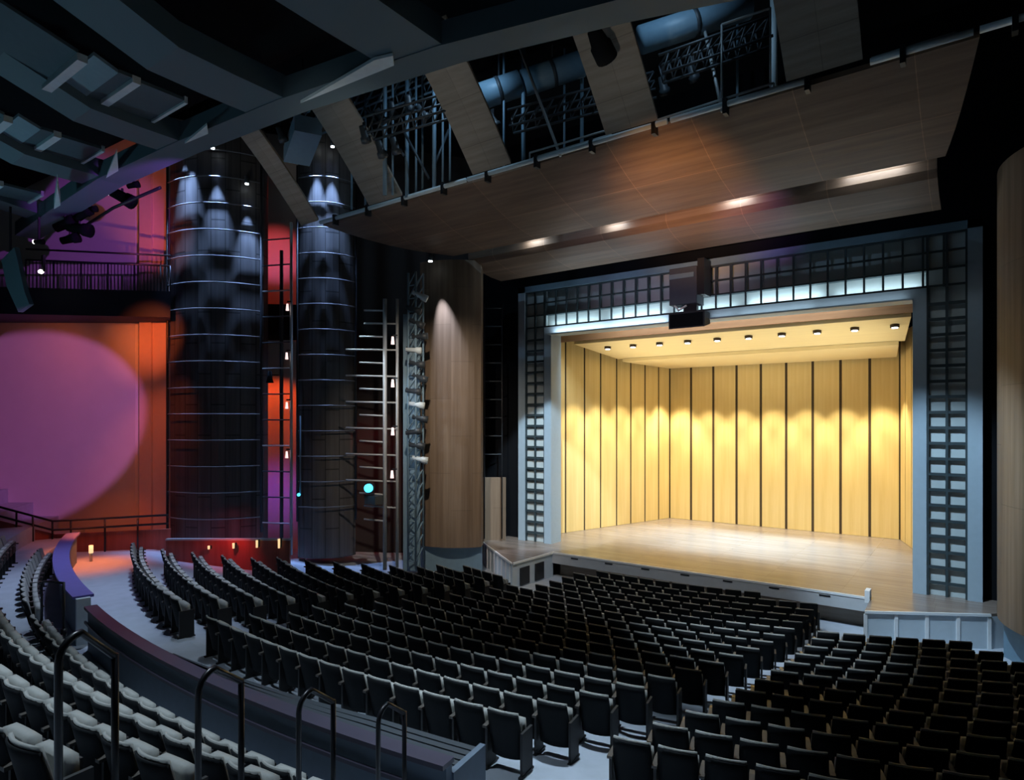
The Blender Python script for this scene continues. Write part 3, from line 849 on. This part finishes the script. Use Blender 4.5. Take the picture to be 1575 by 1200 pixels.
# ladders, booms and lamps between the towers
t = thing('ladder', 'tall pale pole ladder with small lamps in the red gap between towers', 'ladder', (*at(448, 600, 24.6).xy, 1.0))
p = at(448, 600, 24.6); MB().tube([(p.x, p.y, 1.2), (p.x, p.y, 14.0)], .055, 8).build('pole', M['grey_steel'], t, True)
p2 = at(433, 600, 24.9); MB().tube([(p2.x, p2.y, 1.2), (p2.x, p2.y, 13.0)], .07, 8).build('pole', M['black_steel'], t, True)
for k in range(12):
    z = 2.4 + 1.0 * k
    a_ = at(404, 600, 24.9)
    MB().tube([(a_.x, a_.y, z), (p.x, p.y, z)], .028, 6).build('rung', M['dark_steel'] if k % 3 else M['grey_steel'], t, True)
for i, (px, py) in enumerate(((442, 473), (441, 548), (441, 624), (441, 700))):
    p = at(px, py, 24.5)
    t = thing('boom_lamp', 'small pinkish lamp on the pale pole in the red gap, %s from the top' % order[i], 'lamp', p, 'lamps on the pale pole')
    MB().tube([p + Vector((0, 0, .14)), p - Vector((0, 0, .12))], [.035, .06], 10).build('body', M['lamp_pink'], t, True)
    MB().bar(p + Vector((0, 0, .22)), p + Vector((.14, .05, .22)), .05, .05).build('clamp', M['black_steel'], t)
p = at(415, 581, 25.0)
t = thing('stage_light', 'black stage light silhouetted against the orange gap', 'stage light', p)
MB().tube([p + Vector((0, 0, .25)), p - Vector((0, 0, .05)), p - Vector((0, 0, .2))], [.08, .11, .15], 10).build('body', M['black'], t, True)
MB().bar(p + Vector((0, 0, .1)), p + Vector((.3, .2, .1)), .04, .04).build('yoke', M['black_steel'], t)

t = thing('lighting_boom', 'tall lighting boom of two pale poles with many side arms', 'lighting boom', (*at(600, 600, 24.3).xy, .7))
for px in (592, 611):
    p = at(px, 600, 24.3); MB().tube([(p.x, p.y, .7), (p.x, p.y, 11.0)], .075 if px == 592 else .055, 8).build('pole', M['grey_steel'], t, True)
for k in range(17):
    z = 2.6 + .5 * k
    x0 = 532 if k % 2 else 553
    if k in (0, 1, 15, 16): x0 = 560
    a_, b_ = at(x0, 600, 24.5), at(612 if k % 2 else 592, 600, 24.3)
    m = a_.lerp(b_, .4)
    MB().tube([(a_.x, a_.y, z), (m.x, m.y, z - .02), (b_.x, b_.y, z - .05)], .035, 6).build('side_arm', M['grey_steel'], t, True)
for i, (px, py) in enumerate(((604, 524), (604, 590), (604, 664), (603, 730))):
    p = at(px, py, 24.1)
    t = thing('boom_lamp', 'small white lamp between the boom poles, %s from the top' % order[i], 'lamp', p, 'lamps on the lighting boom')
    MB().tube([p + Vector((0, 0, .15)), p - Vector((0, 0, .14))], [.04, .07], 10).build('body', M['lamp_pink'], t, True)
    MB().bar(p + Vector((0, 0, .2)), p + Vector((.16, .1, .2)), .05, .05).build('clamp', M['black_steel'], t)
# spot towers: column truss with jutting stage lights next to the brown tower
tt = truss('lighting_tower', 'vertical lighting tower truss against the brown side tower', at(628, 862, 24.6), at(628, 420, 24.6), .4, .4, M['blue_steel'], 22)
tt['category'] = 'lighting tower'
a_, b_ = at(620, 600, 25.4), at(646, 600, 25.4)
o = MB().prism([a_.xy, b_.xy, (b_ + Vector((-.3, .35, 0))).xy, (a_ + Vector((-.3, .35, 0))).xy], .4, 10.6).build('speaker_column', M['blue_steel'])
tag(o, 'narrow blue-grey column behind the lighting tower truss', 'column')
random.seed(11)
for k in range(13):
    z = 4.9 + .52 * k
    yy = 648 - (z - 6.35) * 983 / 24.4
    p = at(646 - (k % 3) * 5, yy, 24.4)
    t = thing('stage_light', 'stage light jutting from the vertical lighting tower, %s from the top' % ['thirteenth', 'twelfth', 'eleventh', 'tenth', 'ninth', 'eighth', 'seventh', 'sixth', 'fifth', 'fourth', 'third', 'second', 'first'][k], 'stage light', p, 'stage lights on the vertical tower')
    d = Vector((CS, SN, random.uniform(-.55, .2))).normalized()
    MB().tube([p - d * .3, p + d * .05, p + d * .07, p + d * .3], [.08, .10, .13, .14], 10).build('body', M['dark_steel'] if k % 4 else M['pale_edge'], t, True)
    MB().bar(p - d * .1, p - d * .1 + Vector((-.15, -.1, .12)), .04, .04).build('yoke', M['black_steel'], t)
p = at(567, 751, 23.9)
t = thing('moving_light', 'stage light with a glowing cyan lens at the foot of the boom', 'stage light', p)
MB().tube([p + Vector((-.02, .04, 0)), p + Vector((.03, -.06, 0))], [.16, .16], 16).build('lens', M['lamp_cyan'], t, True)
MB().tube([p + Vector((-.25, .4, .02)), p + Vector((-.02, .04, 0))], [.14, .2], 14).build('body', M['black_steel'], t, True)
MB().box(p.x - .3, p.x + .3, p.y + .05, p.y + .45, p.z - .62, p.z - .3).build('base', M['dark_steel'], t)
area('cyan_glow', p + Vector((.08, -.16, 0)), p + Vector((.3, -1, -1)), (.05, .6, 1.0), 3, .2, .2)
p = at(460, 761, 24.3)
t = thing('indicator_lamp', 'tiny blue lamp low on the narrow dark tower', 'lamp', p)
MB().tube([p, p + Vector((.03, -.05, 0))], .06, 10).build('lens', M['lamp_cyan'], t, True)
MB().tube([p + Vector((0, .05, 0)), p + Vector((0, .05, 3.0))], .03, 6).build('pole', M['blue_steel'], t, True)

# coloured washes on the left side of the hall
spot('violet_profile', (-1.0, -18.0, 11.0), at(52, 655, 26.0), (.62, .17, .64), 9000, 20.4, .2, .05)
spot('violet_profile', (-6.5, -14.4, 12.6), at(125, 345, 26.2), (.42, .10, .72), 3200, 26, .6, .05)
for i, y in enumerate((330, 520, 700)):
    spot('orange_wash', at(228, 600, 22.0) + Vector((0, 0, -2 + 6 - 1.0)), at(238, y, 25.7), (1.0, .17, .04), (700, 800, 650)[i], 46, 1.0, .05)
spot('red_wash', at(60, 480, 23.9) + Vector((0, 0, -.6)), at(70, 570, 26.0), (1.0, .17, .04), 38, 140, .9, .1)
spot('red_wash', at(170, 480, 24.1) + Vector((0, 0, -.6)), at(180, 570, 26.2), (1.0, .18, .03), 42, 130, .9, .1)
spot('red_wash', at(150, 700, 22.8), at(150, 845, 24.2), (1.0, .16, .05), 160, 90, .8, .1)
spot('red_wash', at(420, 250, 26.2), at(424, 420, 27.6), (1.0, .07, .03), 420, 60, .8, .05)
spot('red_wash', at(420, 545, 26.3), at(424, 620, 27.6), (1.0, .10, .02), 420, 70, .8, .05)
spot('violet_wash', at(420, 760, 26.4), at(424, 760, 27.8), (.40, .10, .85), 60, 100, .8, .05)
spot('pink_wash', at(420, 400, 26.0), at(424, 400, 27.8), (.9, .15, .35), 120, 60, .8, .05)
spot('red_wash', at(575, 640, 25.4), at(575, 690, 27.8), (.9, .02, .03), 160, 70, .8, .05)
spot('red_wash', at(350, 815, 22.6), at(350, 845, 23.4), (1.0, .06, .06), 60, 120, .8, .05)
spot('red_wash', at(150, 760, 22.4), at(140, 862, 22.0), (1.0, .2, .04), 420, 90, .9, .1)

# ---------------------------------------------------------------- parterre wall, ledge, rails
def ring_wall(name, r, d0, d1, z0, z1, thick, mat, parent=None, steps=24):
    rows = [[(*pol(r, d0 + (d1 - d0) * k / steps), z) for k in range(steps + 1)] for z in (z0, z1)]
    mb = MB()
    n = steps
    for k in range(n):
        a, b = d0 + (d1 - d0) * k / n, d0 + (d1 - d0) * (k + 1) / n
        mb.prism([pol(r, a), pol(r, b), pol(r + thick, b), pol(r + thick, a)], z0, z1)
    return mb.build(name, mat, parent)


c0 = pol(32, 0)
t = thing('parterre_wall', 'long dark blue curved parapet wall before the raised seats', 'parapet', (*c0, 1.4))
ring_wall('wall_panel', 31.95, -10.3, 8.6, 1.35, 2.3, .12, M['navy'], t)
ring_wall('wall_cap', 31.9, -10.3, 8.6, 2.3, 2.36, .24, M['cap'], t)
ring_wall('lower_rail', 32.1, -10.3, 8.6, 2.0, 2.05, .04, M['cap'], t)
t = thing('ledge_grille', 'grey slatted ledge along the right part of the curved parapet', 'ledge', (*pol(31.6, 2), 2.1))
for j in range(5):
    mb = MB()
    n = 16
    d_0, d_1 = -4.5 + j * .25, 8.5
    for k in range(n):
        a, b = d_0 + (d_1 - d_0) * k / n, d_0 + (d_1 - d_0) * (k + 1) / n
        r = 31.86 - .13 * j * min(1, .25 + (k / n))
        r2 = 31.86 - .13 * j * min(1, .25 + ((k + 1) / n))
        mb.prism([pol(r - .1, a), pol(r2 - .1, b), pol(r2, b), pol(r, a)], 2.1, 2.16)
    mb.build('slat', M['dark_slat'] if 'dark_slat' in M else M['dark_steel'], t)
MB().prism([pol(31.2, 8.5), pol(31.95, 8.5), pol(31.95, 8.65), pol(31.2, 8.65)], 1.4, 2.2).build('end_panel', M['navy'], t)
t = thing('parterre_wall', 'violet-lit curved parapet wall at left with a white end panel', 'parapet', (*pol(32.1, -14), 1.4))
mb1, mb2 = MB(), MB()
n = 20
for k in range(n):
    a, b = -29 + 17.6 * k / n, -29 + 17.6 * (k + 1) / n
    ra, rb = 32.3 - .35 * k / n, 32.3 - .35 * (k + 1) / n
    mb1.prism([pol(ra, a), pol(rb, b), pol(rb + .14, b), pol(ra + .14, a)], 1.35, 2.4)
    mb2.prism([pol(ra - .1, a), pol(rb - .1, b), pol(rb + .3, b), pol(ra + .3, a)], 2.4, 2.46)
mb1.build('wall_panel', M['navy'], t)
mb2.build('wall_sill', M['sill'], t)
e = pol(31.93, -11.4); e2 = pol(32.2, -11.4); e3 = pol(32.2, -11.15); e4 = pol(31.93, -11.15)
MB().prism([e, e4, e3, e2], 1.38, 2.42).build('end_panel', M['white_panel'], t)


def hoop(a, b, z_a, z_b, base, label):
    a, b = Vector((*a, 0)), Vector((*b, 0))
    t = thing('handrail', label, 'handrail', (a.x, a.y, base), 'hoop handrails by the raised seats')
    pts = [Vector((a.x, a.y, base)), Vector((a.x, a.y, z_a - .16))]
    for k in range(1, 6):
        th = PI / 2 * k / 5
        pts.append(Vector((a.x, a.y, z_a - .16)) + (b - a).normalized() * .16 * (1 - math.cos(th)) + Vector((0, 0, .16 * math.sin(th))))
    e = Vector((b.x, b.y, z_b))
    pts.append(e)
    MB().tube(pts, .026, 10).build('hoop', M['rail'], t, True)
    MB().tube([Vector((b.x, b.y, base - .2)), e + Vector((0, 0, .02))], .026, 10).build('post', M['rail'], t, True)
    for p in (a, b):
        MB().tube([(p.x, p.y, base - .2), (p.x, p.y, base + .02)], .06, 10).build('foot_flange', M['rail'], t, True)
    return t


hoop((3.32, -21.6), (3.19, -21.2), 4.88, 4.62, 3.2, 'black hoop handrail at the stair aisle, nearest the camera')
hoop((3.38, -20.68), (3.28, -20.26), 4.36, 4.15, 2.75, 'black hoop handrail at the stair aisle, second nearest')
hoop((3.16, -19.61), (3.09, -19.16), 3.77, 3.54, 2.2, 'black hoop handrail at the stair aisle, third nearest')
hoop((3.15, -18.62), (3.08, -18.17), 3.28, 3.06, 1.65, 'black hoop handrail at the stair aisle, next to the parapet end')
ha = at(64, 900, 14.0); hb = at(98, 905, 13.5)
hoop(ha.xy, hb.xy, at(64, 893, 14.0).z, at(98, 897, 13.5).z, 1.95, 'black hoop handrail beside the violet-lit parapet at far left')


# ---------------------------------------------------------------- seats
def bend(x):
    return -.05 * (x / .26) ** 2          # wings come forward (negated: +y is forward)


def seat_meshes():
    """tip-up seat facing +Y, origin on the floor under its middle"""
    out = []
    # back shell
    rows = []
    for k in range(7):
        z = .20 + .67 * k / 6
        y0 = -.08 - .15 * (k / 6) ** 1.2
        w = .255 - .012 * abs(k - 3) / 3
        rows.append([(-w + 2 * w * j / 6, y0 + .07 * ((j - 3) / 3) ** 2, z + (.018 * (1 - ((j - 3) / 3) ** 2) if k == 6 else 0)) for j in range(7)])
    out.append(('backrest', MB().sheet(rows, (0, .028, 0)), 'shell', True))
    rows = []
    for k in range(5):
        z = .42 + .477 * k / 4
        kk = (z - .20) / .67
        y0 = -.08 - .15 * kk ** 1.2 + .03
        w = .235
        rows.append([(-w + 2 * w * j / 6, y0 + .06 * ((j - 3) / 3) ** 2, z + (.015 * (1 - ((j - 3) / 3) ** 2) if k == 4 else 0)) for j in range(7)])
    out.append(('back_cushion', MB().sheet(rows, (0, .03, 0)), 'fabric', True))
    # tipped-up cushion, pale upholstery and dark pan
    rows = []
    for k in range(5):
        z = .37 + .365 * k / 4
        y0 = .04 - .01 * k / 4
        w = .232 - (.008 if k in (0, 4) else 0)
        rows.append([(-w + 2 * w * j / 4, y0, z + (.006 * (1 - ((j - 2) / 2) ** 2) if k == 4 else 0)) for j in range(5)])
    out.append(('seat_cushion', MB().sheet(rows, (0, .10, 0)), 'fabric', True))
    rows = []
    for k in range(3):
        z = .38 + .31 * k / 2
        rows.append([(-.22 + .44 * j / 2, .142, z) for j in range(3)])
    out.append(('seat_pan', MB().sheet(rows, (0, .02, 0)), 'seat_dark', False))
    side = MB().prism([(-.300, -.12), (-.262, -.12), (-.262, .14), (-.300, .14)], [0, 0, 0, 0], [.60, .60, .60, .60])
    side.box(-.31, -.252, -.16, .20, 0, .03)
    out.append(('side_panel', side, 'seat_dark', False))
    arm = MB().sheet([[(-.315, -.17, .60), (-.247, -.17, .60)], [(-.315, .10, .61), (-.247, .10, .61)], [(-.31, .22, .60), (-.252, .22, .60)]], (0, 0, .035))
    out.append(('armrest', arm, 'arm', False))
    side = MB().prism([(.262, -.12), (.300, -.12), (.300, .20), (.262, .20)], 0, .62)
    side.box(.252, .31, -.16, .22, 0, .03)
    out.append(('end_panel', side, 'seat_dark', False))
    return out


SM = []
for nm, mb, mk, sm in seat_meshes():
    me = mb.mesh(nm); me.materials.append(M[mk])
    if sm: me.polygons.foreach_set('use_smooth', [True] * len(me.polygons))
    SM.append((nm, me, mb, mk))

ORD = ['first', 'second', 'third', 'fourth', 'fifth', 'sixth', 'seventh', 'eighth', 'ninth', 'tenth', 'eleventh', 'twelfth', 'thirteenth', 'fourteenth', 'fifteenth', 'sixteenth', 'seventeenth', 'eighteenth', 'nineteenth', 'twentieth']
ORD += ['twenty-' + w for w in ORD[:9]] + ['thirtieth'] + ['thirty-' + w for w in ORD[:9]] + ['fortieth'] + ['forty-' + w for w in ORD[:9]]


def proj(p):
    dx, dy, dz = p[0] - CAM[0], p[1] - CAM[1], p[2] - CAM[2]
    xr = CS * dx + SN * dy; fw = -SN * dx + CS * dy
    if fw < .3: return None
    return (787.5 + 983 * xr / fw, 648 - 983 * dz / fw, fw)


seats = []      # (Z, x, y, z, rot, label, group, is_end)


def place_row(block, i, r, d_start, d_end, z, lab, group, ok=lambda x, y: True):
    """seats from d_start (aisle side) towards d_end"""
    step = math.degrees(.57 / r) * (1 if d_end > d_start else -1)
    n = int(abs((d_end - d_start) / step))
    d = d_start + step / 2
    row = []
    for k in range(n):
        x, y = pol(r, d)
        q = proj((x, y, z + .8)); q2 = proj((x, y, z + .1))
        if q and ok(x, y) and -25 < q[0] < 1600 and q[1] < 1225:
            row.append((q[2], x, y, z, math.radians(d), k))
        d += step
    for m, (Z, x, y, zz, rot, k) in enumerate(row):
        end = False
        if step > 0 and m == len(row) - 1: end = True
        if step < 0 and m == 0: end = True
        seats.append((Z, x, y, zz, rot, lab(k), group, end))


for i, r in enumerate(ROWS):
    z = zr(r)
    rw = ORD[i]
    dr = 8.8 + (30.4 - r) * .85
    place_row('centre', i, r, dr, -6.7, z,
              lambda k: 'black theatre seat, middle block, %s row from the curved parapet, %s from the right aisle' % (rw, ORD[k]),
              'seats of the middle block', lambda x, y: y < -2.15 and not (x < -4.9 and y > -4.6))
    if i <= 11:
        dl = 11.2 + (30.4 - r) * .72
        place_row('right', i, r, dl, 27.5 + i * .1, z,
                  lambda k: 'black theatre seat, right block, %s row from the back, %s from the left aisle' % (rw, ORD[k]),
                  'seats of the right block')
    if i <= 12:
        de = max(-25.8, -25.8 + (30.7 - r) * .86)
        place_row('left', i, r, -9.2, de, z,
                  lambda k: 'black theatre seat, left block, %s row from the curved parapet, %s from the right' % (rw, ORD[k]),
                  'seats of the left block')
for i, (r, z) in enumerate(((32.85, 1.4), (33.72, 1.95), (34.66, 2.5), (35.64, 3.05))):
    rw = ORD[i]
    dend = -26 if i < 2 else -24
    place_row('parterre', i, r, 6.9, dend, z,
              lambda k: 'raised dark seat with pale cushion, %s row behind the parapet, %s from the stair aisle' % (rw, ORD[k]),
              'raised seats behind the parapet', lambda x, y: not (-9.0 < x < -7.9))

SUB = {'back_cushion': 'backrest', 'seat_pan': 'seat_cushion', 'armrest': 'side_panel'}     # sub-part: its part
seats.sort(key=lambda s: s[0])
N_IND = 300
first = None
for (Z, x, y, z, rot, lab, grp, end) in seats[:N_IND]:
    if first is None:
        root = thing('theatre_seat', lab, 'seat', (x, y, z), grp, rot)
        kids = [(nm, bpy.data.objects.new(nm, me)) for nm, me, mb, mk in SM]
        first = (root, kids)
        made = {}
        for nm, o in kids:
            o.parent = made.get(SUB.get(nm), root)
            made[nm] = o
            if nm != 'end_panel' or end:
                COL.objects.link(o)
    else:
        root = first[0].copy()
        root.location = (x, y, z); root.rotation_euler = (0, 0, rot)
        root['label'] = lab; root['group'] = grp
        COL.objects.link(root)
        made = {}
        for nm, o in first[1]:
            if nm == 'end_panel' and not end: continue
            c = o.copy(); c.parent = made.get(SUB.get(nm), root)
            made[nm] = c
            COL.objects.link(c)
# the many smaller seats nearer the stage: one mass
vs, fs, mi = [], [], []
mats = ['shell', 'fabric', 'seat_dark', 'arm']
for (Z, x, y, z, rot, lab, grp, end) in seats[N_IND:]:
    c, s = math.cos(rot), math.sin(rot)
    for nm, me, mb, mk in SM:
        if nm == 'end_panel' and not end: continue
        n = len(vs)
        vs += [(x + c * v[0] - s * v[1], y + s * v[0] + c * v[1], z + v[2]) for v in mb.v]
        fs += [tuple(i + n for i in f) for f in mb.f]
        mi += [mats.index(mk)] * len(mb.f)
me = bpy.data.meshes.new('theatre_seats')
me.from_pydata(vs, [], fs)
for k in mats: me.materials.append(M[k])
me.polygons.foreach_set('material_index', mi)
me.update()
o = bpy.data.objects.new('theatre_seats', me)
o['kind'] = 'stuff'; o['label'] = 'rows of smaller dark seats further off towards the stage'; o['category'] = 'seats'
COL.objects.link(o)
print('SEATS', len(seats), 'verts', len(vs))

# ---------------------------------------------------------------- unseen washes added to light canopy, ribbons, rigging, ceiling and towers
spot('canopy_wash', (4.0, -19.0, 8.0), (.9, -4.3, 13.1), (1.0, .48, .15), 12000, 20, 1.0, .2)
spot('canopy_wash', (2.0, -19.0, 8.0), (-1.0, -2.2, 12.5), (.9, .68, .95), 2600, 26, 1.0, .2)
spot('canopy_wash', (4.0, -19.0, 8.0), (2.6, -2.6, 12.6), (.75, .28, .95), 5000, 10, 1.0, .2)
spot('ribbon_wash', (-2.0, -18.0, 8.0), (-5.6, -9.4, 15.3), (1.0, .95, .84), 620, 40, 1.0, .2)
spot('ribbon_wash', (3.0, -17.5, 7.0), (.9, -9.2, 15.4), (1.0, .95, .84), 480, 22, 1.0, .2)
spot('ribbon_wash', (-8.0, -17.0, 7.5), (-12.7, -9.2, 15.6), (1.0, .95, .84), 420, 26, 1.0, .2)
spot('catwalk_fill', (-4.0, -9.0, 18.4), (-6.5, -6.0, 14.5), (.45, .72, 1.0), 380, 110, .8, .1)  # added blue fill for the rigging, not a fitted lamp
spot('catwalk_fill', (2.0, -9.0, 18.4), (1.0, -4.5, 15.5), (.45, .72, 1.0), 260, 110, .8, .1)
spot('ceiling_wash', (-19, -19.5, 7.5), (-11, -17, 14.5), (.32, .75, .95), 560, 110, .9, .4)
spot('ceiling_wash', (-9, -20, 7), (-2.5, -15.5, 14.2), (.45, .7, .85), 90, 80, .9, .4)
spot('boom_wash', (-9.5, -11, 9), at(628, 640, 24.6), (.6, .75, 1.0), 300, 50, .9, .1)
spot('tower_wash', (-3, -12, 12.8), at(690, 700, 26), (1.0, .84, .68), 3600, 52, 1.0, .1)
spot('tower_wash', (6, -12, 12.8), (9.6, -3.3, 5), (1.0, .85, .62), 130, 44, .9, .1)
